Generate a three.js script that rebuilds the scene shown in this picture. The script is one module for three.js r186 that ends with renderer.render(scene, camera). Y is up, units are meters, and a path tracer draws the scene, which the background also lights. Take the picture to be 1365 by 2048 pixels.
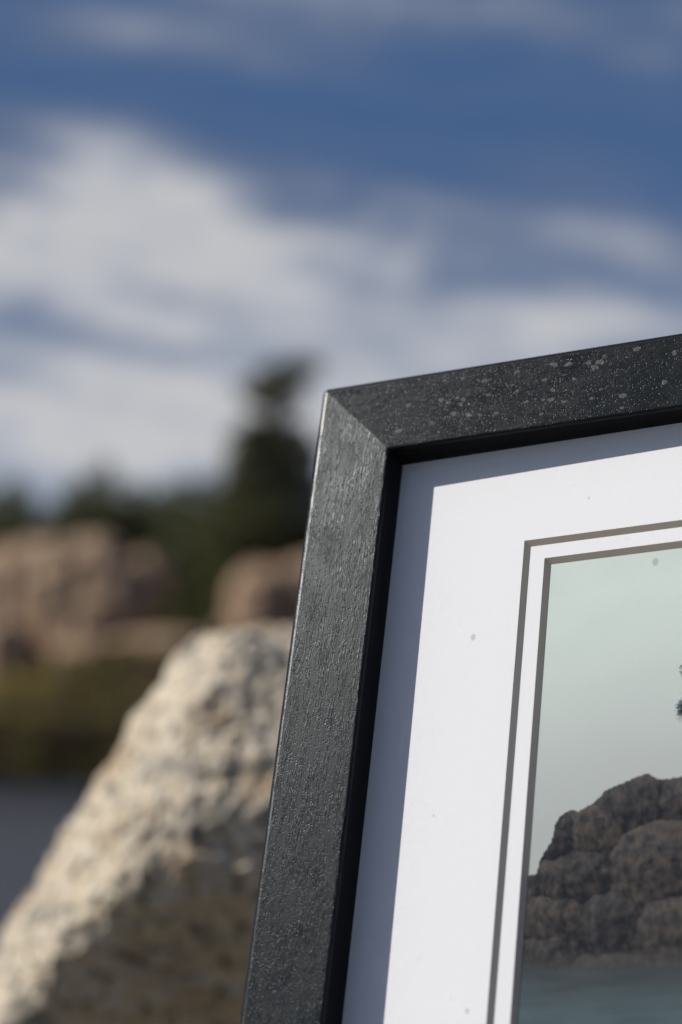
import * as THREE from 'three';
import { ImprovedNoise } from 'three/addons/math/ImprovedNoise.js';
import { mergeGeometries, mergeVertices } from 'three/addons/utils/BufferGeometryUtils.js';

// ------------------------------------------------------------------ camera, sky, sun, exposure
const scene = new THREE.Scene();
const camera = new THREE.PerspectiveCamera(25.195, 682 / 1024, 0.05, 2000);
camera.position.set(0, 2, 0);                       // the water of the lake is y = 0
camera.rotation.x = THREE.MathUtils.degToRad(5.3615);
camera.focus = 0.668;
camera.userData.fStop = 6.7;
scene.add(camera);
camera.updateMatrixWorld();

const SUN = new THREE.Vector3(-0.7575, 0.6514, -0.0434).normalize();
const sun = new THREE.DirectionalLight(new THREE.Color(1, 0.95, 0.88), 4.9);
sun.position.copy(SUN).multiplyScalar(60);
sun.castShadow = true;
sun.shadow.mapSize.set(4096, 4096);
Object.assign(sun.shadow.camera, { left: -90, right: 90, top: 90, bottom: -90, near: 1, far: 260 });
scene.add(sun, sun.target);

const renderer = new THREE.WebGLRenderer({ antialias: true });
renderer.setSize(682, 1024);
renderer.toneMapping = THREE.LinearToneMapping;
renderer.toneMappingExposure = 1.0;
renderer.shadowMap.enabled = true;

// ------------------------------------------------------------------ small helpers
const perlin = new ImprovedNoise();
const noise = (x, y, z = 0) => perlin.noise(x, y, z);
function fbm(x, y, z, oct = 4, gain = 0.5) {
  let s = 0, a = 1, f = 1;
  for (let i = 0; i < oct; i++) { s += a * noise(x * f + 17.3 * i, y * f - 9.1 * i, z * f + 4.7 * i); a *= gain; f *= 2.03; }
  return s;
}
const sstep = (a, b, x) => { const t = Math.min(1, Math.max(0, (x - a) / (b - a))); return t * t * (3 - 2 * t); };
const lerp = (a, b, t) => a + (b - a) * t;
const mix3 = (a, b, t) => [lerp(a[0], b[0], t), lerp(a[1], b[1], t), lerp(a[2], b[2], t)];
function rng(seed) {
  let a = seed >>> 0;
  return () => { a = (a + 0x6d2b79f5) | 0; let t = Math.imul(a ^ (a >>> 15), 1 | a); t = (t + Math.imul(t ^ (t >>> 7), 61 | t)) ^ t; return ((t ^ (t >>> 14)) >>> 0) / 4294967296; };
}
const toByte = (v) => Math.round(255 * Math.min(1, Math.max(0, v <= 0.0031308 ? 12.92 * v : 1.055 * Math.pow(v, 1 / 2.4) - 0.055)));

// ------------------------------------------------------------------ sky: air and clouds, computed for every direction
// cloud banks of the photograph as [azimuth, elevation, half width, half height, amount] in degrees (azimuth 0 is straight ahead, to the right positive)
const banks = [
  [-5.4, 12.2, 4.6, 1.6, 0.84], [-5.5, 13.3, 1.7, 1.1, 0.34], [-2.2, 12.6, 3.6, 1.1, 0.38], [-0.4, 11.5, 3.6, 1.1, 0.32], [3.9, 11.7, 3.4, 0.8, 0.3], [6.9, 11.1, 2.2, 0.5, 0.22],
  [-8.2, 14.6, 2.4, 0.9, 0.2], [-9, 12.0, 2.6, 1.6, 0.25], [-0.3, 10.5, 4, 0.65, 0.3], [4.7, 10.0, 3.6, 0.36, 0.42], [7.8, 9.9, 2.1, 0.6, 0.5], [-4.6, 10.4, 2.8, 0.7, 0.25],
  [-6.2, 7.4, 6.0, 1.25, 1.05], [-1.0, 7.5, 4.5, 1.15, 0.8], [6, 7.8, 5, 1.2, 0.6], [2.7, 9.5, 2.6, 0.4, 0.3], [-4.5, 17.4, 5, 0.85, 0.24], [2.8, 17.7, 7.6, 0.8, 0.22], [6.6, 16.6, 5, 0.8, 0.12], [-1.6, 18.6, 11, 0.6, 0.25],
  [-2.5, 9.7, 5, 0.6, 0.22], [-11, 11.5, 4, 1.7, 0.4], [2.5, 12.2, 5.5, 0.9, 0.26], [7.5, 11.8, 3.5, 1.2, 0.1], [-3, 9.2, 9, 1.3, 0.3], [-7.6, 10.1, 1.5, 0.5, -0.42], [2.4, 11.2, 0.9, 0.4, -0.36], [5.2, 10.8, 1.5, 0.33, -0.4], [1.6, 9.75, 1.5, 0.28, -0.34], [-3.6, 9.0, 4, 0.3, -0.3], [4, 10.6, 5, 0.8, 0.14], [5.5, 12.4, 4.5, 0.7, 0.1],
];
function skyColor(d) {
  const el = Math.max(0, Math.asin(Math.max(-1, Math.min(1, d.y)))) * 180 / Math.PI, az = Math.atan2(d.x, -d.z) * 180 / Math.PI;
  const blue = mix3(mix3([0.36, 0.42, 0.53], [0.058, 0.118, 0.255], sstep(3.5, 14.5, el)), [0.018, 0.046, 0.135], sstep(15, 65, el));
  // drifting streaks, seen in perspective on a layer high above
  const h = d.y > 0 ? d.y + 0.13 : 0.13, px = d.x / h, pz = d.z / h;
  const wx = 0.5 * fbm(px * 0.5, pz * 0.9, 3.1, 3), wz = 0.3 * fbm(px * 0.7, pz * 0.7, 8.4, 3);
  const streak = fbm((px + wx) * 0.55, (pz + wz) * 1.5, 1.7, 5, 0.52);
  const far = 0.7 * sstep(0.02, 0.85, streak);
  const near = Math.exp(-Math.pow(Math.max(0, Math.abs(az) - 9) / 6, 2) - Math.pow(Math.max(0, el - 19) / 5, 2));
  let dens = 0;
  if (near > 0.001) {
    const ax = az + 1.5 * fbm(az * 0.16, el * 0.45, 5.5, 4), ey = el + 0.75 * fbm(az * 0.2 + 7, el * 0.5, 9.2, 4);
    for (const [a, e, ra, re, k] of banks) dens += k * Math.exp(-Math.pow(((ax - a) / ra) ** 2 + ((ey - e - 0.09 * (a - ax)) / re) ** 2, 0.92));
    const tilt = el + 0.13 * az + 0.35 * fbm(az * 0.2, el * 0.4, 6.6, 3), wisp = fbm(az * 0.11, tilt * 1.15, 2.2, 5, 0.6), thin = fbm(az * 0.2 + 3, tilt * 3.1, 7.7, 4, 0.6);
    dens = dens * (0.95 + 0.6 * wisp + 0.3 * thin) + 0.16 * wisp + 0.06 * thin;
  }
  const cover = lerp(far, Math.min(1, Math.max(0, dens)), near);
  const veil = lerp(0.22, 0.57, sstep(0.1, 0.9, cover));
  const white = [veil, veil * lerp(1.06, 1, cover), veil * lerp(1.26, 1.02, cover)];
  return mix3(blue, white, Math.pow(cover, 0.9) * 0.93);
}
{
  const w = 1400, hgt = 700, data = new Float32Array(w * hgt * 4), d = new THREE.Vector3();
  for (let j = 0; j < hgt; j++) {
    const th = ((j + 0.5) / hgt - 0.5) * Math.PI;
    if (th < -0.02) { for (let i = 0; i < w; i++) data.set([0.2, 0.22, 0.26, 1], (j * w + i) * 4); continue; }
    for (let i = 0; i < w; i++) {
      const ph = ((i + 0.5) / w - 0.5) * 2 * Math.PI;
      d.set(Math.cos(th) * Math.cos(ph), Math.sin(th), Math.cos(th) * Math.sin(ph));
      const c = skyColor(d);
      data.set([c[0], c[1], c[2], 1], (j * w + i) * 4);
    }
  }
  const tex = new THREE.DataTexture(data, w, hgt, THREE.RGBAFormat, THREE.FloatType);
  tex.mapping = THREE.EquirectangularReflectionMapping;
  tex.magFilter = tex.minFilter = THREE.LinearFilter;
  tex.needsUpdate = true;
  scene.background = tex;
  scene.environment = tex;
}

// ------------------------------------------------------------------ textures and object helpers
function dataTexture(w, h, fn, srgb, wrap = THREE.RepeatWrapping) {
  const a = new Uint8Array(w * h * 4);
  for (let j = 0; j < h; j++) for (let i = 0; i < w; i++) {
    const v = fn((i + 0.5) / w, (j + 0.5) / h, i, j), k = (j * w + i) * 4;
    if (typeof v === 'number') { const b = Math.round(255 * Math.min(1, Math.max(0, v))); a[k] = a[k + 1] = a[k + 2] = b; }
    else { a[k] = toByte(v[0]); a[k + 1] = toByte(v[1]); a[k + 2] = toByte(v[2]); }
    a[k + 3] = 255;
  }
  const t = new THREE.DataTexture(a, w, h);
  t.magFilter = THREE.LinearFilter; t.minFilter = THREE.LinearMipmapLinearFilter; t.generateMipmaps = true;
  t.wrapS = t.wrapT = wrap;
  if (srgb) t.colorSpace = THREE.SRGBColorSpace;
  t.needsUpdate = true;
  return t;
}
function bufferTexture(w, h, arr, lo, hi) { return dataTexture(w, h, (u, v, i, j) => (arr[j * w + i] - lo) / (hi - lo)); }
const names = new Map();
function numbered(n) { const k = names.get(n) ?? 0; names.set(n, k + 1); return k ? `${n}_${String(k).padStart(3, '0')}` : n; }
function shade(m) { m.castShadow = m.receiveShadow = true; return m; }
function mesh(name, geo, mat, parent) {
  const m = shade(new THREE.Mesh(geo, mat));
  m.name = parent === scene ? numbered(name) : name;
  parent.add(m);
  return m;
}
function thing(name, label, category, group) {
  const g = new THREE.Group();
  g.name = numbered(name); g.userData = { label, category };
  if (group) g.userData.group = group;
  scene.add(g);
  return g;
}
function structure(name, geo, mat) { const m = mesh(name, geo, mat, scene); m.userData.kind = 'structure'; return m; }
function copyOf(o, label, group) {
  const c = o.clone();
  c.name = numbered(o.name.replace(/_\d{3}$/, ''));
  c.userData = { label, category: o.userData.category, group };
  scene.add(c);
  return c;
}
function colored(geo, fn) {
  const p = geo.attributes.position, c = new Float32Array(p.count * 3);
  for (let i = 0; i < p.count; i++) c.set(fn(p.getX(i), p.getY(i), p.getZ(i)), i * 3);
  geo.setAttribute('color', new THREE.BufferAttribute(c, 3));
  return geo;
}

// ------------------------------------------------------------------ the setting: lake, far bank, near shore
const K = 1 / 4582;                                        // one photograph pixel at one metre
const wx = (px, dist) => (px - 682.5) * K * dist;          // sideways position at a distance
const wy = (py, dist) => 2 + (1454 - py) * K * dist;       // height at a distance
{
  const N = 512, waves = dataTexture(N, N, (u, v) => {
    let s = 0;
    for (const [fx, fy, a, p] of [[3, 7, 0.3, 0.2], [-5, 11, 0.25, 1.9], [8, 17, 0.17, 4.1], [-13, 23, 0.12, 2.7], [19, 31, 0.08, 0.9], [-29, 41, 0.06, 5.1]])
      s += a * Math.sin(2 * Math.PI * (fx * u + fy * v) + p + 1.4 * Math.sin(2 * Math.PI * (2 * u + 3 * v) + p * 2));
    return 0.5 + 0.5 * s;
  });
  waves.repeat.set(60, 40);
  const lake = new THREE.PlaneGeometry(600, 400).rotateX(-Math.PI / 2);
  const m = structure('lake_water', lake, new THREE.MeshPhysicalMaterial({ color: new THREE.Color(0.02, 0.028, 0.04), roughness: 0.22, bumpMap: waves, bumpScale: 0.12, ior: 1.33 }));
  m.position.set(0, 0, -60);
}
function bankHeight(x, z) {
  const d = -z - 84 - 1.1 * noise(x * 0.09, 3.3) - 0.5 * noise(x * 0.31, 9.3);
  let h = d < 0 ? d * 0.25 : 3.1 * (1 - Math.exp(-d / 3.2)) + 0.014 * d + 0.05 * Math.max(0, d - 40);
  h += (0.28 * fbm(x * 0.3, z * 0.3, 2, 4)) * sstep(0, 3, d);
  return h;
}
{
  const g = new THREE.PlaneGeometry(360, 240, 300, 240).rotateX(-Math.PI / 2);
  const p = g.attributes.position;
  for (let i = 0; i < p.count; i++) {
    const x = p.getX(i), t = (p.getZ(i) + 120) / 240, z = -83 - 240 * Math.pow(1 - t, 2.2);
    p.setXYZ(i, x, bankHeight(x, z), z);
  }
  g.computeVertexNormals();
  colored(g, bankColor);
  structure('lake_bank', g, new THREE.MeshStandardMaterial({ vertexColors: true, roughness: 1 }));
}
function bankColor(x, y, z) {                              // soil, litter and thin grass
  const n = fbm(x * 0.25, z * 0.25, 7, 4), f = fbm(x * 1.9, z * 1.9, 1, 3);
  return mix3([0.12, 0.092, 0.05], [0.105, 0.10, 0.035], sstep(-0.3, 0.5, n)).map((v) => v * (1 + 0.5 * f));
}
const ledgeY = (x, z) => 2 - 0.268 + 0.0868 * (Math.max(-1.2, Math.min(1.2, x)) + 0.04);
{
  const g = new THREE.PlaneGeometry(1, 1, 220, 180).rotateX(-Math.PI / 2), p = g.attributes.position;
  for (let i = 0; i < p.count; i++) {
    const u = p.getX(i) * 2, v = p.getZ(i) * 2;
    const x = u * 2.8, z = 0.4 + v * 2.25;
    const edge = Math.max(Math.abs(u), Math.abs(v)) + 0.03 * noise(x * 2, z * 2, 4);
    let y = ledgeY(x, z) - 0.008 + 0.012 * fbm(x * 5, z * 5, 3, 5) * sstep(0.25, 0.5, Math.hypot(x - 0.12, z + 0.5)) - 0.05 * sstep(0.3, 1.2, Math.hypot(x - 0.1, z + 0.7));
    y -= 2.6 * Math.pow(sstep(0.86, 1.0, edge), 1.6);
    p.setXYZ(i, x, y, z);
  }
  g.computeVertexNormals();
  colored(g, bankColor);  // unseen ground; dark soil colour chosen to keep bounced light low on the boulder
  structure('unseen_shore', g, new THREE.MeshStandardMaterial({ vertexColors: true, roughness: 0.92 }));
}
function granite(x, y, z) {
  const big = fbm(x * 13, y * 13, z * 13, 3), mid = fbm(x * 52 + 3, y * 52, z * 52, 3), fine = noise(x * 150, y * 150, z * 150 + 5), fine2 = noise(x * 118 + 7, y * 118, z * 118), rust = fbm(x * 21 + 40, y * 21, z * 21, 3);
  let c = mix3([0.50, 0.42, 0.305], [0.57, 0.505, 0.405], sstep(-0.4, 0.4, fine2));
  c = mix3(c, [0.24, 0.225, 0.19], 0.75 * sstep(0.08, 0.5, big * 0.65 + mid * 0.6));
  c = mix3(c, [0.33, 0.225, 0.125], 0.6 * sstep(0.12, 0.65, rust));
  c = mix3(c, [0.075, 0.07, 0.06], 0.85 * sstep(0.14, 0.42, fine));
  return c;
}

// ------------------------------------------------------------------ the granite boulder behind the frame
{
  const BD = 1.25, s = BD * K, C = [480, 1900];
  const plane = (nx, ny, nz, px, py, pz) => { const n = new THREE.Vector3(nx, ny, nz).normalize(); return [n, n.dot(new THREE.Vector3((px - C[0]) * s, (C[1] - py) * s, pz * s))]; };
  const planes = [
    plane(-0.80, 0.45, 0.40, 176, 1570, 0), plane(-0.64, 0.42, -0.64, 172, 1570, -30), plane(0.05, 0.42, 0.9, 400, 1500, 300), plane(0.04, -0.44, 0.88, 420, 1695, 385),
    plane(0.05, 0.97, 0.10, 500, 1250, 0), plane(0.9, 0.12, 0.3, 1050, 1700, 0), plane(0.3, 0.1, -1, 480, 1900, -800), plane(0, -1, 0.0, 480, 2640, 0), plane(-0.95, -0.2, 0.3, -420, 2400, 0), plane(0.55, 0.7, 0.2, 820, 1420, 0),
  ];
  const g = new THREE.SphereGeometry(1, 760, 460), p = g.attributes.position, d = new THREE.Vector3();
  for (let i = 0; i < p.count; i++) {
    d.fromBufferAttribute(p, i).normalize();
    let q = 0;
    for (const [n, dist] of planes) { const c = n.dot(d); if (c > 0.02) q += Math.exp(-95 * Math.min(1, dist / c)); }
    let r = -Math.log(q) / 95;
    const x = d.x * r, y = d.y * r, z = d.z * r;
    r += 0.0075 * fbm(x * 11 + 5, y * 11, z * 11, 3) + 0.0032 * fbm(x * 40, y * 40 + 2, z * 40, 3) + 0.0021 * fbm(x * 120, y * 120, z * 120 + 9, 3, 0.6);
    p.setXYZ(i, d.x * r, d.y * r, d.z * r);
  }
  const w = mergeVertices((g.deleteAttribute('uv'), g.deleteAttribute('normal'), g), 1e-6);
  w.computeVertexNormals();
  colored(w, granite);
  const m = mesh('granite_boulder', w, new THREE.MeshStandardMaterial({ vertexColors: true, roughness: 0.9 }), scene);
  m.position.set(wx(C[0], BD), wy(C[1], BD), -BD);
  m.userData = { label: 'pale rough granite boulder close behind the black frame', category: 'boulder' };
}

// ------------------------------------------------------------------ rocks of the far shore
const rockMat = new THREE.MeshStandardMaterial({ vertexColors: true, roughness: 0.95 });
function rock(px, py, dist, rx, ry, rz, label, seed, group = 'rocks on the far shore', turn = -0.62) {
  const g0 = new THREE.IcosahedronGeometry(1, 24);
  g0.deleteAttribute('uv'); g0.deleteAttribute('normal');
  const g = mergeVertices(g0, 1e-5), p = g.attributes.position, s = dist * K, v = new THREE.Vector3();
  const R = new THREE.Vector3(rx * s, ry * s, rz * s);
  for (let i = 0; i < p.count; i++) {
    v.fromBufferAttribute(p, i).normalize();
    // a super-ellipsoid, dented by joints that run down the rock
    const e = Math.pow(Math.abs(v.x) ** 2.3 + Math.abs(v.y) ** 2.3 + Math.abs(v.z) ** 2.3, -1 / 2.3);
    v.multiplyScalar(e);
    const a = v.x * R.x, b = v.y * R.y, c = v.z * R.z;
    const joint = Math.abs(noise(a * 0.55 + seed * 3.1, b * 0.12 + seed, c * 0.55));
    const k = 1 + 0.22 * fbm(a * 0.32 + seed, b * 0.32, c * 0.32 - seed, 3) - 0.15 * (1 - sstep(0, 0.16, joint)) + 0.04 * fbm(a * 2, b * 2, c * 2 + seed, 2);
    v.multiplyScalar(k);
    p.setXYZ(i, v.x * R.x, v.y * R.y * (v.y < 0 ? 1.6 : 1), v.z * R.z);
  }
  g.computeVertexNormals();
  colored(g, (x, y, z) => {
    const n = fbm(x * 0.5 + seed, y * 0.5, z * 0.5, 3), f = fbm(x * 1.4, y * 0.25 + seed, z * 1.4, 3), q = noise(x * 5, y * 5, z * 5);
    let c = mix3([0.33, 0.235, 0.155], [0.37, 0.24, 0.15], sstep(-0.4, 0.4, n));
    c = mix3(c, [0.085, 0.075, 0.065], 0.75 * sstep(0.12, 0.6, f));
    return c.map((t) => t * (1 + 0.25 * q));
  });
  const m = mesh('shore_rock', g, rockMat, scene);
  m.position.set(wx(px, dist), wy(py, dist), -dist);
  m.rotation.y = turn + 0.2 * Math.sin(seed * 7);
  m.userData = { label, category: 'rock', group };
  return m;
}
rock(112, 1248, 95, 190, 184, 110, 'tall domed pinkish rock, biggest of the far shore, furrowed down its face', 1.3);
rock(214, 1262, 93.6, 74, 118, 60, 'upright tan rock standing against the biggest dome', 2.1);
rock(296, 1150, 95.5, 44, 48, 50, 'small round tan rock perched above the dark hollow', 3.7);
rock(312, 1296, 92.5, 128, 34, 80, 'long flat rock slab lying below the dark hollow', 5.2);
rock(168, 1338, 91.5, 70, 62, 60, 'squat reddish rock at the foot of the domed rocks', 6.6);
rock(10, 1330, 92, 48, 86, 60, 'narrow pinkish rock standing beside the green bushes', 7.9);
rock(536, 1212, 95, 72, 84, 80, 'rounded grey-brown rock below the tall pine', 8.5);
rock(622, 1195, 96, 78, 92, 90, 'rounded rock beside the grey-brown one below the tall pine', 9.4);
rock(492, 1266, 93.5, 52, 36, 60, 'low pinkish rock in front of the rounded rocks below the pine', 10.2);
{
  const r = rng(77), lab = 'weathered pinkish rock further along the far shore';
  for (const px of [-140, -290, -460, -700, -950, 760, 880, 1010, 1180, 1330, 1500, 1720, 1960]) {
    const ry = 60 + 80 * r();
    rock(px, 1370 - ry * (0.8 + 0.4 * r()), 93 + 5 * r(), 75 + 70 * r(), ry, 90, lab, 11 + px * 0.013);
  }
}

// ------------------------------------------------------------------ foliage
class Leaves {
  constructor() { this.p = []; this.c = []; }
  leaf(x, y, z, len, wid, dir, r, col) {              // a small kinked blade: two triangles
    const a = new THREE.Vector3(dir[0], dir[1], dir[2]).normalize();
    const b = new THREE.Vector3(r() - 0.5, r() - 0.5, r() - 0.5).cross(a).normalize().multiplyScalar(wid);
    const t = [x + a.x * len, y + a.y * len, z + a.z * len], m = [x + a.x * len * 0.45, y + a.y * len * 0.45, z + a.z * len * 0.45];
    this.p.push(x, y, z, m[0] + b.x, m[1] + b.y, m[2] + b.z, ...t, x, y, z, ...t, m[0] - b.x, m[1] - b.y, m[2] - b.z);
    for (let i = 0; i < 6; i++) this.c.push(...col);
  }
  build() {
    const g = new THREE.BufferGeometry();
    g.setAttribute('position', new THREE.Float32BufferAttribute(this.p, 3));
    g.setAttribute('color', new THREE.Float32BufferAttribute(this.c, 3));
    g.computeVertexNormals();
    return g;
  }
}
const leafMat = new THREE.MeshPhysicalMaterial({ vertexColors: true, roughness: 0.95, transmission: 0.4, thickness: 0, side: THREE.DoubleSide });
const barkMat = new THREE.MeshStandardMaterial({ color: new THREE.Color(0.075, 0.05, 0.035), roughness: 1 });
function limb(points, r0, r1, seg = 7) {
  const curve = new THREE.CatmullRomCurve3(points.map((p) => new THREE.Vector3(...p))), n = Math.max(4, points.length * 3);
  const g = new THREE.TubeGeometry(curve, n, 1, seg, false), p = g.attributes.position, c = new THREE.Vector3();
  for (let i = 0; i <= n; i++) {
    curve.getPointAt(i / n, c);
    const r = lerp(r0, r1, i / n);
    for (let j = 0; j <= seg; j++) { const k = i * (seg + 1) + j; p.setXYZ(k, c.x + (p.getX(k) - c.x) * r, c.y + (p.getY(k) - c.y) * r, c.z + (p.getZ(k) - c.z) * r); }
  }
  g.computeVertexNormals();
  return g;
}
function needleColor(r, warm) { const k = 0.7 + 0.6 * r(); return [(0.075 + 0.055 * warm) * k, (0.088 + 0.035 * warm) * k, 0.026 * k]; }
function clump(L, x, y, z, rx, ry, rz, n, r, size, color) {
  for (let i = 0; i < n; i++) {
    const t = 2 * Math.PI * r(), u = 2 * r() - 1, k = Math.pow(r(), 0.45), q = Math.sqrt(1 - u * u);
    const dx = q * Math.cos(t) * k, dy = u * k, dz = q * Math.sin(t) * k, l = size * (0.6 + 0.8 * r());
    L.leaf(x + dx * rx, y + dy * ry, z + dz * rz, l, l * 0.28, [dx + r() - 0.5, dy + 0.5 * r(), dz + r() - 0.5], r, color(r));
  }
}
// a tree as trunk and crown; clumps are [x, y, z, rx, ry, rz] in metres from the foot
function tree(name, label, group, trunkPts, r0, clumps, seed, leafSize, density, color) {
  const t = thing(name, label, 'tree', group), r = rng(seed), L = new Leaves(), limbs = [limb(trunkPts, r0, r0 * 0.2, 9)];
  const at = (y) => { let k = 1; while (k < trunkPts.length - 1 && trunkPts[k][1] < y) k++; const a = trunkPts[k - 1], b = trunkPts[k], f = Math.max(0, Math.min(1, (y - a[1]) / (b[1] - a[1]))); return [lerp(a[0], b[0], f), lerp(a[1], b[1], f), lerp(a[2], b[2], f)]; };
  for (const [x, y, z, rx, ry, rz] of clumps) {
    const f = at(y - 0.3 - 0.3 * Math.hypot(x, z));
    limbs.push(limb([f, [lerp(f[0], x, 0.5), lerp(f[1], y, 0.4), lerp(f[2], z, 0.5)], [x, y, z]], r0 * 0.28, r0 * 0.06, 5));
    clump(L, x, y, z, rx, ry, rz, Math.round(density * (rx * ry + rz * ry + rx * rz)), r, leafSize, color);
  }
  mesh('trunk', mergeGeometries(limbs), barkMat, t);
  mesh('crown', L.build(), leafMat, t);
  return t;
}
// the tall pine that rises over the shore rocks
{
  const D = 101, s = D * K, fx = 566, fy = 1330, r = rng(5);
  const cl = [[555, 762, 42, 26], [602, 738, 34, 13], [508, 782, 26, 16], [530, 790, 26, 20], [575, 800, 26, 18], [548, 832, 18, 18], [522, 866, 38, 26], [572, 876, 40, 26], [488, 880, 28, 18], [500, 912, 40, 22], [484, 955, 34, 20], [552, 918, 46, 26], [605, 912, 40, 22], [530, 962, 60, 28], [600, 968, 52, 30],
    [490, 1010, 54, 30], [560, 1020, 50, 34], [636, 1010, 50, 34], [455, 1062, 56, 32], [530, 1080, 60, 34], [610, 1080, 60, 40], [680, 1070, 50, 36], [480, 1130, 60, 34], [570, 1140, 60, 34], [650, 1140, 60, 34]]
    .map(([px, py, rx, ry]) => [(px - fx) * s, (fy - py) * s, (r() - 0.5) * 1.6 * rx * s, rx * s * 1.18, ry * s * 1.1, rx * s]);
  const t = tree('pine_tree', 'tall ragged pine rising high above the rocks and the other trees', null, [[0, 0, 0], [-0.15, 4, 0.1], [0.1, 8, -0.1], [-0.3, 11, 0], [-0.2, (fy - 745) * s, 0]], 0.3, cl, 31, 0.36, 150, (q) => needleColor(q, q() < 0.3 ? 1 : 0.2));
  t.position.set(wx(fx, D), wy(fy, D), -D);
}
// the conifers behind: three built, the others copied from them
{
  const group = 'dark conifers of the wood behind the shore rocks', label = 'dark conifer in the wood behind the far shore rocks';
  const protos = [41, 42, 43].map((seed) => {
    const r = rng(seed), h = 10, cl = [];
    for (let y = 1.4; y < h; y += 0.62 + 0.25 * r()) {
      const R = (0.32 + 1.9 * Math.pow(1 - y / h, 0.8)) * (0.8 + 0.4 * r()), n = y > h - 1.4 ? 1 : 4;
      const a0 = r() * 6.3;
      for (let k = 0; k < n; k++) { if (r() < 0.12) continue; const a = a0 + k * 2 * Math.PI / n + r(), q = n > 1 ? R * (0.5 + 0.25 * r()) : 0; cl.push([q * Math.cos(a), y - 0.15 * q, q * Math.sin(a), R * 0.55, 0.5, R * 0.55]); }
    }
    return tree('conifer_tree', label, group, [[0, 0, 0], [0.1, 5, 0], [0, h, 0]], 0.18, cl, seed + 100, 0.5, 80, (q) => needleColor(q, q() < 0.2 ? 0.8 : 0));
  });
  const r = rng(9);
  let spots = [[22, 1000, 122], [-30, 1030, 126], [138, 1003, 118], [203, 962, 124], [168, 1000, 128], [272, 1010, 120], [240, 1040, 130], [318, 1022, 118], [352, 1008, 126], [392, 1000, 116], [425, 985, 120], [455, 990, 128], [70, 1045, 132], [110, 1050, 136], [300, 1050, 138], [490, 960, 112], [2, 1012, 118], [48, 1022, 124], [186, 985, 121], [122, 1018, 123], [220, 1020, 119], [296, 1022, 122], [338, 1012, 121], [372, 1004, 120]];
  for (let px = -1500; px < -60; px += 70) spots.push([px + 40 * r(), 960 + 70 * r(), 116 + 20 * r()]);
  for (let px = 660; px < 2700; px += 75) spots.push([px + 40 * r(), 950 + 80 * r(), 112 + 22 * r()]);
  spots.forEach(([px, py, d], i) => {
    const o = i < 3 ? protos[i] : copyOf(protos[i % 3], label, group);
    const x = wx(px, d), foot = bankHeight(x, -d) - 0.1, h = wy(py - 18, d) - foot, s = h / 10;
    o.position.set(x, foot, -d); o.rotation.y = 2.4 * i; o.scale.set(s * (1.15 + 0.45 * r()), s, s * (1.15 + 0.45 * r()));
  });
}
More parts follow.
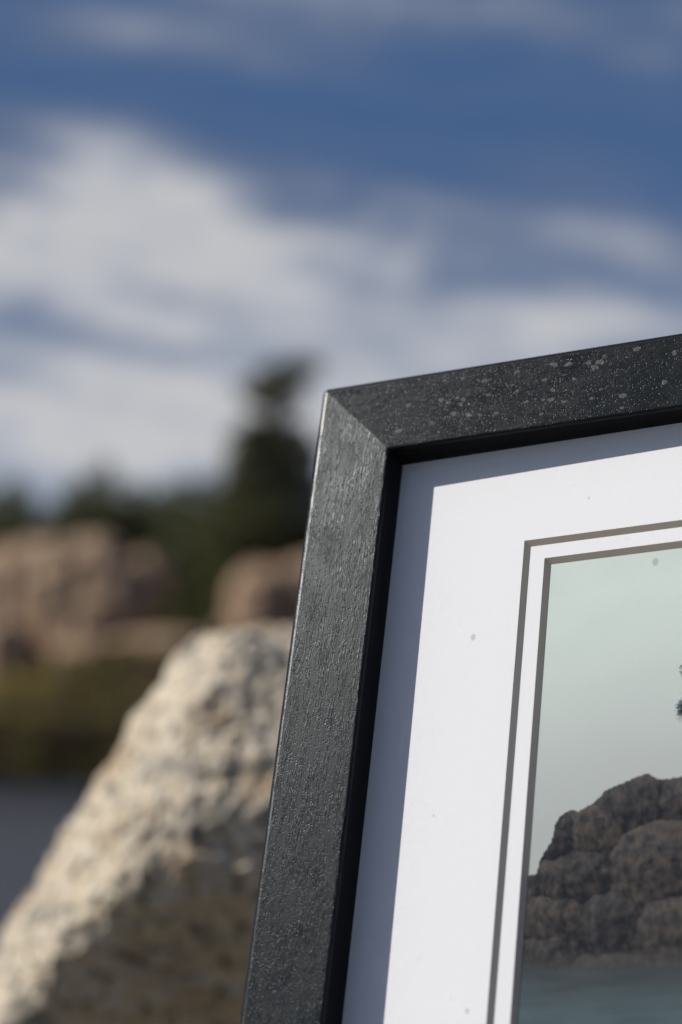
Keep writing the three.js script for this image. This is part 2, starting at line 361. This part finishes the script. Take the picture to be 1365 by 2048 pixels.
// shrubs and undergrowth of the far bank
{
  const kinds = [
    ['olive green shrub growing on the far bank by the water', (q) => { const k = 0.7 + 0.6 * q(); return [0.21 * k, 0.17 * k, 0.05 * k]; }, 'olive shrubs on the far bank'],
    ['brownish dry shrub growing on the far bank by the water', (q) => { const k = 0.7 + 0.6 * q(); return [0.19 * k, 0.13 * k, 0.07 * k]; }, 'dry shrubs on the far bank'],
    ['bright yellow-green shrub below the pinkish rocks', (q) => { const k = 0.7 + 0.6 * q(); return [0.34 * k, 0.27 * k, 0.075 * k]; }, 'yellow-green shrubs on the far bank'],
  ];
  const protos = kinds.map(([label, color, group], k) => {
    const r = rng(60 + k), t = thing('shore_shrub', label, 'shrub', group), L = new Leaves(), stems = [];
    for (let i = 0; i < 9; i++) {
      const a = r() * 6.28, q = 0.75 * Math.sqrt(r()), x = q * Math.cos(a), z = q * Math.sin(a), y = 0.45 + 0.9 * r() * (1.1 - q);
      stems.push(limb([[0.1 * x, 0, 0.1 * z], [0.6 * x, y * 0.55, 0.6 * z], [x, y, z]], 0.035, 0.01, 5));
      clump(L, x, y, z, 0.5, 0.42, 0.5, 210, r, 0.15, color);
    }
    mesh('stem', mergeGeometries(stems), barkMat, t);
    mesh('foliage', L.build(), leafMat, t);
    return t;
  });
  const r = rng(12);
  const spots = [[62, 1392, 89.6, 2, 1.3], [20, 1420, 88.8, 2, 1.2], [105, 1400, 89.4, 2, 1.1], [150, 1425, 88.9, 0, 1.3], [205, 1405, 89.6, 0, 1.3], [255, 1360, 90.6, 0, 1.5], [300, 1420, 89, 1, 1.3], [345, 1395, 90, 0, 1.4], [395, 1350, 91, 0, 1.6], [420, 1420, 89, 0, 1.5], [470, 1380, 90, 1, 1.5], [525, 1400, 89.6, 0, 1.6], [580, 1360, 90, 0, 1.7],
    [-12, 1480, 85.0, 0, 1.0], [28, 1480, 85.3, 1, 0.9], [70, 1480, 85.0, 0, 1.0], [112, 1480, 85.4, 0, 1.1], [150, 1480, 85.0, 1, 0.9], [196, 1480, 85.2, 0, 1.0], [240, 1480, 85.4, 1, 1.0], [285, 1480, 85.0, 0, 1.1], [330, 1480, 85.2, 1, 1.0], [372, 1480, 85.1, 0, 1.1], [30, 1480, 86.6, 0, 1.1], [90, 1480, 86.8, 0, 1.0], [140, 1480, 86.6, 1, 1.1], [185, 1480, 87, 0, 1.1], [232, 1480, 86.7, 0, 1.2], [300, 1480, 86.8, 0, 1.1], [360, 1480, 86.8, 1, 1.1], [255, 1330, 92, 0, 1.2], [410, 1250, 95, 0, 1.5], [425, 1180, 99, 0, 1.8], [390, 1150, 103, 0, 2.0], [350, 1200, 100, 0, 1.6]];
  for (let px = -1300; px < -40; px += 105) spots.push([px + 50 * r(), 1440, 87.4 + 3 * r(), Math.floor(2 * r()), 1.2 + 0.6 * r()]);
  for (let px = 640; px < 2300; px += 105) spots.push([px + 50 * r(), 1440, 87.4 + 3 * r(), Math.floor(2 * r()), 1.2 + 0.6 * r()]);
  for (let px = -420; px < 1500; px += 34) {                // a low fringe at the water's edge
    const q = px + 16 * r();
    let d = 82;
    while (d < 88 && bankHeight(wx(q, d), -d) < 0.12) d += 0.05;
    spots.push([q, 1540, d + 0.1, r() < 0.6 ? 0 : 1, 0.5 + 0.25 * r()]);
  }
  const used = [false, false, false];
  for (const [px, py, d, k, s] of spots) {
    const o = used[k] ? copyOf(protos[k], kinds[k][0], kinds[k][2]) : protos[k];
    used[k] = true;
    const x = wx(px, d), y = bankHeight(x, -d) - 0.08;
    o.position.set(x, y, -d); o.rotation.y = r() * 6.28; o.scale.set(s * (0.9 + 0.3 * r()), s * (0.8 + 0.4 * r()), s);
  }
  // reeds and dry grass along the bank: nobody could count them
  const L = new Leaves(), q = rng(19);
  for (let i = 0; i < 30000; i++) {
    const x = -30 + 60 * q(), z = -84 - 9 * q(), y = bankHeight(x, z);
    if (y < 0) continue;
    const k = 0.7 + 0.6 * q(), c = q() < 0.5 ? [0.15 * k, 0.105 * k, 0.06 * k] : [0.11 * k, 0.095 * k, 0.035 * k];
    L.leaf(x, y - 0.05, z, 0.3 + 0.4 * q(), 0.03, [q() - 0.5, 1.6, q() - 0.5], q, c);
  }
  const g = mesh('bank_grass', L.build(), leafMat, scene);
  g.userData = { label: 'dry brown and olive grass along the far bank', category: 'grass', kind: 'stuff' };
}

// ------------------------------------------------------------------ the picture frame
const MM = 0.001, FW = 360, FH = 390, FACE = 25;
const frame = thing('picture_frame', 'black wood-grained picture frame with double white mat and lake print', 'picture frame');
{
  const X = new THREE.Vector3(0.89462, 0.07772, 0.44001), Y = new THREE.Vector3(0.10983, 0.91629, -0.38516), Z = new THREE.Vector3(-0.43311, 0.39289, 0.8112);
  frame.quaternion.setFromRotationMatrix(new THREE.Matrix4().makeBasis(X, Y, Z));
  frame.position.set(-0.00506, 2.10584, -0.71719).addScaledVector(Y, -FH * MM);    // the foot of the frame's outer corner
}
// (u, v) are millimetres to the right of and below the top corner; z millimetres out of the frame's face
const pt = (u, v, z) => [u * MM, (FH - v) * MM, z * MM];
const bow = (u) => { const m = Math.min(u, FW - u); return m < 130 ? m : 130 + 50 * (1 - Math.pow(1 - (m - 130) / 50, 2)) * 0.5; };
const depth = (u, v) => 10.96 - 0.0205 * bow(u) + 0.0059 * v;                          // how far the mat lies behind the face
function sheet(rect, zAt, nu, nv) {                                                     // a grid over [u0, v0, u1, v1]
  const [u0, v0, u1, v1] = rect, p = [], t = [], id = [];
  for (let j = 0; j <= nv; j++) for (let i = 0; i <= nu; i++) {
    const u = lerp(u0, u1, i / nu), v = lerp(v0, v1, j / nv);
    p.push(...pt(u, v, zAt(u, v))); t.push(i / nu, 1 - j / nv);
  }
  for (let j = 0; j < nv; j++) for (let i = 0; i < nu; i++) { const a = j * (nu + 1) + i, b = a + 1, c = a + nu + 1, d = c + 1; id.push(a, c, b, b, c, d); }
  const g = new THREE.BufferGeometry();
  g.setAttribute('position', new THREE.Float32BufferAttribute(p, 3)); g.setAttribute('uv', new THREE.Float32BufferAttribute(t, 2)); g.setIndex(id);
  g.computeVertexNormals();
  return g;
}
// four mitred strips between two rectangles inset by (ou, ov) and (iu, iv); z offsets from the mat's surface
function ring(ou, ov, oz, iu, iv, iz, n = 40) {
  const gs = [], q = (u, v, dz) => pt(u, v, -depth(u, v) + dz);
  const corners = (u, v) => [[u, v], [FW - u, v], [FW - u, FH - v], [u, FH - v]];
  const A = corners(ou, ov), B = corners(iu, iv);
  for (let s = 0; s < 4; s++) {
    const p = [], t = [], id = [];
    for (let i = 0; i <= n; i++) {
      const k = i / n, e = (s + 1) % 4;
      const a = [lerp(A[s][0], A[e][0], k), lerp(A[s][1], A[e][1], k)], b = [lerp(B[s][0], B[e][0], k), lerp(B[s][1], B[e][1], k)];
      p.push(...q(...a, oz), ...q(...b, iz)); t.push(a[0] * MM * 8, a[1] * MM * 8, b[0] * MM * 8, b[1] * MM * 8);
      if (i < n) { const o = i * 2; id.push(o, o + 1, o + 2, o + 2, o + 1, o + 3); }
    }
    const g = new THREE.BufferGeometry();
    g.setAttribute('position', new THREE.Float32BufferAttribute(p, 3)); g.setAttribute('uv', new THREE.Float32BufferAttribute(t, 2)); g.setIndex(id);
    g.computeVertexNormals();
    gs.push(g);
  }
  return gs;
}

// wood grain: long pores and raised flecks, as relief and as a slight change of gloss
const GW = 2048, GH = 512, GL = 0.144, GA = 0.036;    // the texture covers 144 x 36 mm
const relief = new Float32Array(GW * GH);
{
  const r = rng(101);
  for (let j = 0; j < GH; j++) for (let i = 0; i < GW; i++) {
    const a = 2 * Math.PI * i / GW;
    relief[j * GW + i] = 0.12 * noise(3 * Math.cos(a) + 9, 3 * Math.sin(a), j * 0.05) + 0.16 * noise(9 * Math.cos(a), 9 * Math.sin(a), j * 0.36) + 0.05 * noise(120 * Math.cos(a), 120 * Math.sin(a), j * 0.28);
  }
  for (let k = 0; k < 10500; k++) {                       // pores
    const x0 = Math.floor(r() * GW), y0 = r() * GH, len = 22 + 90 * r() * r(), w = 0.75 + 0.6 * r(), depthOf = 0.3 + 0.55 * r(), slope = (r() - 0.5) * 0.03;
    if (noise(x0 * 0.004 + 3, y0 * 0.035, 2) < -0.12 + 0.25 * (r() - 0.5)) continue;
    for (let i = 0; i < len; i++) {
      const yy = y0 + slope * i + 0.45 * noise(i * 0.1, k), f = Math.sin(Math.PI * (i + 0.5) / len);
      for (let dj = -3; dj <= 3; dj++) { const j = Math.round(yy) + dj, q = (j - yy) / w; const at = ((j % GH + GH) % GH) * GW + (x0 + i) % GW; relief[at] -= depthOf * f * Math.exp(-q * q); }
    }
  }
  for (let k = 0; k < 5600; k++) {                       // tiny beads in the varnish
    const x0 = r() * GW, y0 = r() * GH, R = 1.1 + 1.5 * r(), h = 0.3 + 0.75 * r();
    for (let dj = -4; dj <= 4; dj++) for (let di = -4; di <= 4; di++) { const q = (di * di + dj * dj) / (R * R); if (q < 3) relief[((Math.round(y0 + dj) % GH + GH) % GH) * GW + (Math.round(x0 + di) % GW + GW) % GW] += h * Math.exp(-q); }
  }
}
const reliefMap = bufferTexture(GW, GH, relief, -1.2, 1.2);
const glossMap = dataTexture(GW / 2, GH / 2, (u, v, i, j) => {
  const a = 2 * Math.PI * u, n = noise(2.2 * Math.cos(a), 2.2 * Math.sin(a), v * 5) + 0.5 * noise(9 * Math.cos(a), 9 * Math.sin(a), v * 21);
  return 0.62 + 0.16 * n - 0.1 * Math.max(0, relief[2 * j * GW + 2 * i]);
});
// dried splashes on the upper bar: [along, across, size] in millimetres
const splashes = [[30, 9.4], [41.1, 9.1], [43.7, 10.7], [46.5, 9.3], [48.5, 10.3], [47.9, 11.9], [38.6, 16.8], [50.8, 16.1], [54.7, 16.8], [47.6, 2.5], [55, 4.6], [41.4, 2.3], [57, 9.9], [27.4, 18.2], [60, 17.1], [45.8, 14.8], [65.6, 3.2], [66.1, 10.1], [69.5, 14.5], [75, 14.7], [77.6, 15.1], [77.8, 11.8], [81.6, 16.5], [74.9, 7.7], [77.6, 2.7], [82.4, 3.5], [84.4, 9], [88.7, 4.1], [92.2, 4.4], [90.7, 6], [90.4, 16.7], [100.1, 17.3], [100.3, 21.6], [113, 14.9], [115.5, 5.2], [93.5, 2.3], [103.6, 1.8]];
{
  const r = rng(55);
  for (const s of splashes) s.push(0.42 + 0.42 * r(), 0.6 * (r() - 0.5), 1 + 0.7 * r());
  for (let k = 0; k < 90; k++) splashes.push([26 + 300 * r(), 2 + 21 * r(), 0.18 + 0.4 * r() * r(), r() - 0.5, 1.2 + 1.6 * r()]);
  for (let k = 0; k < 60; k++) splashes.push([120 + 220 * r(), 2 + 21 * r(), 0.5 + 0.6 * r(), r() - 0.5, 1 + r()]);
}
const SW = 2048, SH = 160, splashAmount = new Float32Array(SW * SH);   // 360 x 28 mm
for (const [a, b, s, tilt, long] of splashes) {
  const k = SW / 360, R = s * long * 2.2;
  for (let j = Math.max(0, Math.floor((b - R) * SH / 28)); j < Math.min(SH, (b + R) * SH / 28); j++) for (let i = Math.max(0, Math.floor((a - R) * k)); i < Math.min(SW, (a + R) * k); i++) {
    const x = i / k - a, y = j * 28 / SH - b + tilt * x * 0.5;
    const d = Math.hypot(x / long, y) / s + 0.55 * noise(i * 0.16, j * 0.22, a) + 0.35 * noise(i * 0.06, j * 0.5, b);
    const v = sstep(1.08, 0.82, d) * (0.55 + 0.45 * sstep(0.35, 0.95, d));
    splashAmount[j * SW + i] = Math.max(splashAmount[j * SW + i], v);
  }
}
const splashColor = dataTexture(SW, SH, (u, v, i, j) => {
  const g = 0.8 + 0.4 * noise(i * 0.5, j * 0.9, 1.5);
  return mix3([0.007, 0.0085, 0.011], [0.165 * g, 0.165 * g, 0.16 * g], splashAmount[j * SW + i]);
}, true);
const woodBase = { roughness: 0.66, bumpScale: 0.00017, specularIntensity: 0.4, specularColor: new THREE.Color(0.84, 0.95, 1.0), anisotropy: 0.45, anisotropyRotation: Math.PI / 2 };
function woodMaterial(offset, splashed) {
  const bump = reliefMap.clone(), rough = glossMap.clone();
  for (const t of [bump, rough]) { t.repeat.set(1 / GL, 1 / GA); t.offset.set(offset, offset * 0.37); t.needsUpdate = true; }
  const m = new THREE.MeshPhysicalMaterial({ ...woodBase, color: splashed ? 0xffffff : new THREE.Color(0.007, 0.0085, 0.011), bumpMap: bump, roughnessMap: rough });
  if (splashed) { const c = splashColor.clone(); c.repeat.set(1 / 0.36, 1 / 0.028); c.needsUpdate = true; m.map = c; }
  return m;
}
// the moulding's profile: [inset from the outer edge, height], its uv measured from the outer edge of the face
const outerEdge = [], profile = [], OUT = 1.25;
{
  outerEdge.push([2.5, -22], [0.6 - OUT, -22], [-OUT, -21.4], [-OUT, -12], [-OUT, -2.4]);
  for (let k = 1; k <= 9; k++) { const a = (k / 9) * Math.PI / 2; outerEdge.push([2.2 - OUT - 2.2 * Math.cos(a), -2.2 + 2.2 * Math.sin(a)]); }
  profile.push(outerEdge[outerEdge.length - 1]);
  for (const o of [2.5, 5, 8, 11, 14, 17, 20, 22.5]) profile.push([o, 0.04 * Math.sin((o - 2) / 22 * Math.PI)]);
  for (let k = 0; k <= 5; k++) { const a = (k / 5) * Math.PI / 2; profile.push([FACE - 0.9 + 0.9 * Math.sin(a), -0.9 + 0.9 * Math.cos(a)]); }
  profile.push([FACE, -1.6]);
}
const sightEdge = [[FACE, -1.6], [FACE, -5], [FACE + 0.02, -14], [FACE - 5, -14], [FACE - 5, -22], [2.5, -22]];
function bar(side, profile, from) {                       // 0 top, 1 right, 2 bottom, 3 left
  const len = side % 2 ? FH : FW, n = 24, arc = 6, p = [], t = [], id = [], R = 2.2 - OUT, round = profile === outerEdge;
  const uvAcross = []; let acc = 0;
  profile.forEach(([o, z], k) => { if (k) acc += Math.hypot(o - profile[k - 1][0], z - profile[k - 1][1]); uvAcross.push(acc); });
  const start = uvAcross[from];
  let m = 0;
  profile.forEach(([o, z], k) => {
    const path = [], rho = Math.max(0, R - o), c = Math.max(R, o);     // the outer corner is rounded about (R, R)
    if (round) for (let i = 0; i < arc; i++) { const f = Math.PI / 4 * (1 + i / arc); path.push([c - rho * Math.cos(f), c - rho * Math.sin(f)]); }
    for (let i = 0; i <= n; i++) path.push([lerp(round ? c : o, len - (round ? c : o), i / n), o]);
    if (round) for (let i = arc - 1; i >= 0; i--) { const f = Math.PI / 4 * (1 + i / arc); path.push([len - c + rho * Math.cos(f), c - rho * Math.sin(f)]); }
    m = path.length;
    for (const [a, b] of path) {
      const [u, v] = side === 0 ? [a, b] : side === 1 ? [FW - b, a] : side === 2 ? [FW - a, FH - b] : [b, FH - a];
      p.push(...pt(u, v, z)); t.push(a * MM, (uvAcross[k] - start) * MM);
    }
  });
  for (let k = 0; k < profile.length - 1; k++) for (let i = 0; i < m - 1; i++) { const a = k * m + i, b = a + m; id.push(a, a + 1, b, b, a + 1, b + 1); }
  const g = new THREE.BufferGeometry();
  g.setAttribute('position', new THREE.Float32BufferAttribute(p, 3)); g.setAttribute('uv', new THREE.Float32BufferAttribute(t, 2)); g.setIndex(id);
  g.computeVertexNormals();
  return g;
}
const edgeMat = (() => { const bump = reliefMap.clone(); bump.repeat.set(1 / GL, 1 / GA); bump.offset.set(0.4, 0.7); bump.needsUpdate = true; return new THREE.MeshPhysicalMaterial({ color: new THREE.Color(0.007, 0.0085, 0.011), roughness: 0.33, specularIntensity: 0.5, bumpMap: bump, bumpScale: 0.00006 }); })();
const lipMat = new THREE.MeshPhysicalMaterial({ color: new THREE.Color(0.006, 0.0065, 0.008), roughness: 0.75, specularIntensity: 0.25 });
for (let s = 0; s < 4; s++) {
  const b = mesh('frame_bar', bar(s, profile, 0), woodMaterial(0.13 + 0.31 * s, s === 0), frame);
  mesh('rounded_edge', bar(s, outerEdge, 4), edgeMat, b);
  mesh('sight_edge', bar(s, sightEdge, 0), lipMat, b);
}

// the double mat: two boards with bevelled windows
{
  const paper = dataTexture(512, 512, (u, v) => { const a = 2 * Math.PI * u, b = 2 * Math.PI * v; return 0.5 + 0.3 * noise(14 * Math.cos(a) + 3, 14 * Math.sin(a) + 11 * Math.cos(b), 11 * Math.sin(b)) + 0.35 * noise(60 * Math.cos(a), 60 * Math.sin(a) + 47 * Math.cos(b), 47 * Math.sin(b)); });
  const matMat = new THREE.MeshPhysicalMaterial({ color: new THREE.Color(0.865, 0.87, 0.885), roughness: 1, specularIntensity: 0.3, bumpMap: paper, bumpScale: 0.00005 });
  const coreMat = new THREE.MeshStandardMaterial({ color: new THREE.Color(0.6, 0.515, 0.42), roughness: 0.95 });
  const k = 1.5, t = 1.41, u1 = 68.34, v1 = 57.41, u2 = 74.6, v2 = 63.33;
  const outer = mesh('mat_board', mergeGeometries(ring(FACE - 0.6, FACE - 0.6, 0, u1, v1, 0)), matMat, frame);
  for (const g of ring(u1, v1, 0, u1 + k, v1 + k, -t)) mesh('bevel', g, coreMat, outer);
  const inner = mesh('mat_board', mergeGeometries(ring(FACE - 0.6, FACE - 0.6, -t - 0.004, u2, v2, -t)), matMat, frame);
  for (const g of ring(u2, v2, -t, u2 + k, v2 + k, -2 * t)) mesh('bevel', g, coreMat, inner);

  // the print behind the mat: boulders rising from a lake under a pale sky
  const r = rng(301), lobes = [[121, 144, 13, 10], [107, 145, 13, 12], [94, 152, 12, 11], [85, 152, 5.5, 9.5], [114, 164, 17, 17], [91, 163, 14, 9.5], [128, 160, 9, 16], [84, 175, 15, 9], [101, 178, 13, 12], [119, 181, 15, 13], [82, 184, 13, 5.5], [100, 189, 17, 6.5], [121, 190, 18, 7]];
  for (let i = 0; i < 30; i++) { const u = 128 + 110 * r(); lobes.push([u, 138 + 48 * r() + 18 * sstep(170, 240, u), 6 + 9 * r(), 6 + 9 * r()]); }
  const ridge = [[70, 163], [76, 160.4], [78.5, 160.2], [79.6, 155.2], [82.4, 151.2], [82.9, 147.3], [84.3, 143.8], [87.3, 142.2], [89.8, 142.7], [93.3, 141], [95.7, 139.3], [97.3, 137.2], [101.4, 135.8], [105.7, 134.1], [109.4, 133.3], [112.5, 135.1], [115.8, 135.4], [119.3, 134.8], [135, 133], [160, 141], [190, 152], [230, 177], [262, 189], [300, 190]];
  const ridgeAt = (u) => { let k = 1; while (k < ridge.length - 1 && ridge[k][0] < u) k++; const [a, b] = [ridge[k - 1], ridge[k]]; return lerp(a[1], b[1], Math.min(1, Math.max(0, (u - a[0]) / (b[0] - a[0])))); };
  const P = [74, 62, 286, 326], TW = 1040, TH = 1296;
  const printMap = dataTexture(TW, TH, (fu, fv) => {
    const u = lerp(P[0], P[2], fu), v = lerp(P[1], P[3], 1 - fv);
    const g = 0.5 * noise(u * 3.1, v * 3.1, 2) + 0.5 * noise(u * 7.3, v * 7.3, 5), soft = fbm(u * 0.03, v * 0.05, 4, 3);
    const sk = mix3([0.63, 0.71, 0.665], [0.455, 0.49, 0.48], sstep(80, 150, v + 12 * soft + 0.15 * (u - 76)));
    let c = sk.map((x) => x * (1 + 0.09 * g + 0.06 * soft));
    const wu = u + 0.8 * fbm(u * 0.16, v * 0.16, 8, 3) + 0.9 * noise(u * 0.3, v * 0.3, 24) + 0.2 * noise(u * 1.1, v * 1.1, 4), wv = v + 0.9 * fbm(u * 0.16, v * 0.16, 14, 3) + 0.9 * noise(u * 0.3, v * 0.36, 34) + 0.2 * noise(u * 1.2, v * 1.2, 14);
    const shoreV = 187.5 + 0.9 * noise(u * 0.15, 3) + (u < 84 ? (u - 84) * 0.35 : 0);
    const inside = v > ridgeAt(u + 0.5 * noise(u * 0.7, v * 0.7, 51)) + 0.3 * noise(u * 1.3, v * 1.3, 52);
    let second = -9, best = -0.5, light = 0.3 - 0.03 * Math.min(12, v - ridgeAt(u)), tone = 0;
    lobes.forEach(([a, b, ra, rb], n) => {
      const x = (wu - a) / ra, y = (wv - b) / rb, q = x * x + y * y;
      if (q >= 1) return;
      const h = Math.sqrt(1 - q) + 0.035 * (b - 140) + 0.12 * Math.sin(n * 5.1);
      if (h > best) { second = best; best = h; light = -0.72 * y - 0.3 * x; tone = Math.sin(n * 3.7); } else if (h > second) second = h;
    });
    if (inside && v < shoreV) {
      const crack = 1 - sstep(0, 0.09, Math.abs(noise(wu * 0.3, wv * 0.11, 6))), st = fbm(u * 0.35, v * 0.3, 9, 4);
      const L = Math.max(0.12, 0.49 + 0.52 * light + 0.85 * Math.pow(Math.max(0, light), 2.2) + 0.5 * st - 0.3 * crack + 0.25 * noise(wu * 0.9, wv * 0.3, 40) - 0.24 * (1 - sstep(0, 0.16, best - second)) + 0.08 * tone);
      const rockC = mix3([0.05, 0.05, 0.05], [0.072, 0.06, 0.049], sstep(-0.6, 0.9, st + 0.3 * tone));
      c = rockC.map((x) => 0.8 * (x + 0.006) * (0.3 + 1.05 * L) * (1 + 0.95 * g));
      const low = sstep(181, 186.5, v + 1.5 * soft);
      c = mix3(c, [0.085 * (1 + 0.3 * g), 0.083 * (1 + 0.3 * g), 0.078], 0.55 * low);
    } else if (v >= shoreV) {
      const m = fbm(u * 0.06, v * 0.4, 21, 4), dn = sstep(0, 14, v - shoreV);
      c = mix3([0.06, 0.068, 0.07], [0.085, 0.118, 0.13], dn).map((x) => x * (1 + 0.16 * m + 0.25 * g));
    }
    const tr = Math.hypot((u - 121.2) / 4.2, (v - 115) / 3.4), tr2 = Math.hypot((u - 121) / 3.2, (v - 103) / 3), tr3 = Math.hypot((u - 125) / 5, (v - 110) / 12);
    if (Math.min(tr, tr2, tr3) + 0.5 * noise(u * 1.7, v * 1.7, 3) + 0.3 * noise(u * 4, v * 4, 1) < 1 || (Math.abs(u - 125) < 0.5 && v > 100 && v < 140)) c = [0.03, 0.045, 0.055].map((x) => x * (1 + 0.4 * g));
    return c;
  }, true, THREE.ClampToEdgeWrapping);
  const grain = dataTexture(512, 512, () => 0.5 + 0.5 * (r() - 0.5));
  grain.repeat.set(6, 6);
  mesh('art_print', sheet(P, (u, v) => -depth(u, v) - 2 * t - 0.05, 30, 36), new THREE.MeshPhysicalMaterial({ map: printMap, roughness: 1, specularIntensity: 0.15, bumpMap: grain, bumpScale: 0.00005 }), frame);
  mesh('backing_board', sheet([21, 21, FW - 21, FH - 21], (u, v) => -17.5, 2, 2), new THREE.MeshStandardMaterial({ color: new THREE.Color(0.16, 0.11, 0.07), roughness: 1 }), frame);

  // glazing, with what has dried and settled on it
  const GAP = 3;
  mesh('glass_pane', sheet([FACE - 0.6, FACE - 0.6, FW - FACE + 0.6, FH - FACE + 0.6], (u, v) => -depth(u, v) + GAP, 30, 30), new THREE.MeshPhysicalMaterial({ color: 0xffffff, transmission: 1, thickness: 0, roughness: 0, ior: 1.5 }), frame);
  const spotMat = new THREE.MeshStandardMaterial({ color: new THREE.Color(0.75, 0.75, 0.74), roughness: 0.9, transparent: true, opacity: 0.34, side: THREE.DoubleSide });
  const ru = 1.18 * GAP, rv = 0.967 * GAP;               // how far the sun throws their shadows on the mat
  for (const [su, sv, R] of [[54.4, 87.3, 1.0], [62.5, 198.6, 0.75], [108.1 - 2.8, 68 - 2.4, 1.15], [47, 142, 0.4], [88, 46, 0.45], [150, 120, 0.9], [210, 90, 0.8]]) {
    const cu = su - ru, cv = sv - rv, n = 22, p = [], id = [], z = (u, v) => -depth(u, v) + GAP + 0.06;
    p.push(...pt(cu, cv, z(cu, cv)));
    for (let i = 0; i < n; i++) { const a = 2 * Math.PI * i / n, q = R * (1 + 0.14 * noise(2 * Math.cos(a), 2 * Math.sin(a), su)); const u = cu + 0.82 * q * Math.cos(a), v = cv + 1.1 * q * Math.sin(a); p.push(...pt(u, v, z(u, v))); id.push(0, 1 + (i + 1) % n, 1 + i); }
    const g = new THREE.BufferGeometry();
    g.setAttribute('position', new THREE.Float32BufferAttribute(p, 3)); g.setIndex(id); g.computeVertexNormals();
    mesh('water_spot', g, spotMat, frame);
  }
  const q = rng(404), dp = [];
  const fleck = (u, v, s) => { const a = 6.28 * q(), z = -depth(u, v) + GAP + 0.05, e = s * (0.4 + 0.6 * q()); const c = Math.cos(a), d = Math.sin(a); dp.push(...pt(u - c * s, v - d * s, z), ...pt(u + d * e, v - c * e, z), ...pt(u + c * s, v + d * s, z)); };
  for (let k = 0; k < 8000; k++) {
    const v = 30 + 320 * q(), near = q() < 0.65, u = near ? 29 + 16 * Math.pow(q(), 1.3) : 30 + 300 * q();
    if (noise(u * 0.16 + 2, v * 0.11, 3) + 0.3 * (q() - 0.5) < (near ? 0.08 : 0.2)) continue;
    fleck(u, v, 0.07 + 0.24 * q() * q() * q());
  }
  const g = new THREE.BufferGeometry();
  g.setAttribute('position', new THREE.Float32BufferAttribute(dp, 3)); g.computeVertexNormals();
  const dust = mesh('dust', g, new THREE.MeshStandardMaterial({ color: new THREE.Color(0.7, 0.69, 0.67), roughness: 1, side: THREE.DoubleSide }), frame);
  dust.userData.kind = 'stuff';

  // the prop at the back that keeps the frame leaning
  const foot = new THREE.BoxGeometry(0.06, 0.29, 0.004).translate(0, -0.145, 0);
  const easel = mesh('easel_leg', foot, new THREE.MeshStandardMaterial({ color: new THREE.Color(0.03, 0.03, 0.03), roughness: 0.9 }), frame);
  easel.position.set(0.18, 0.29, -0.0205); easel.rotation.x = 0.68;
}
renderer.render(scene, camera);
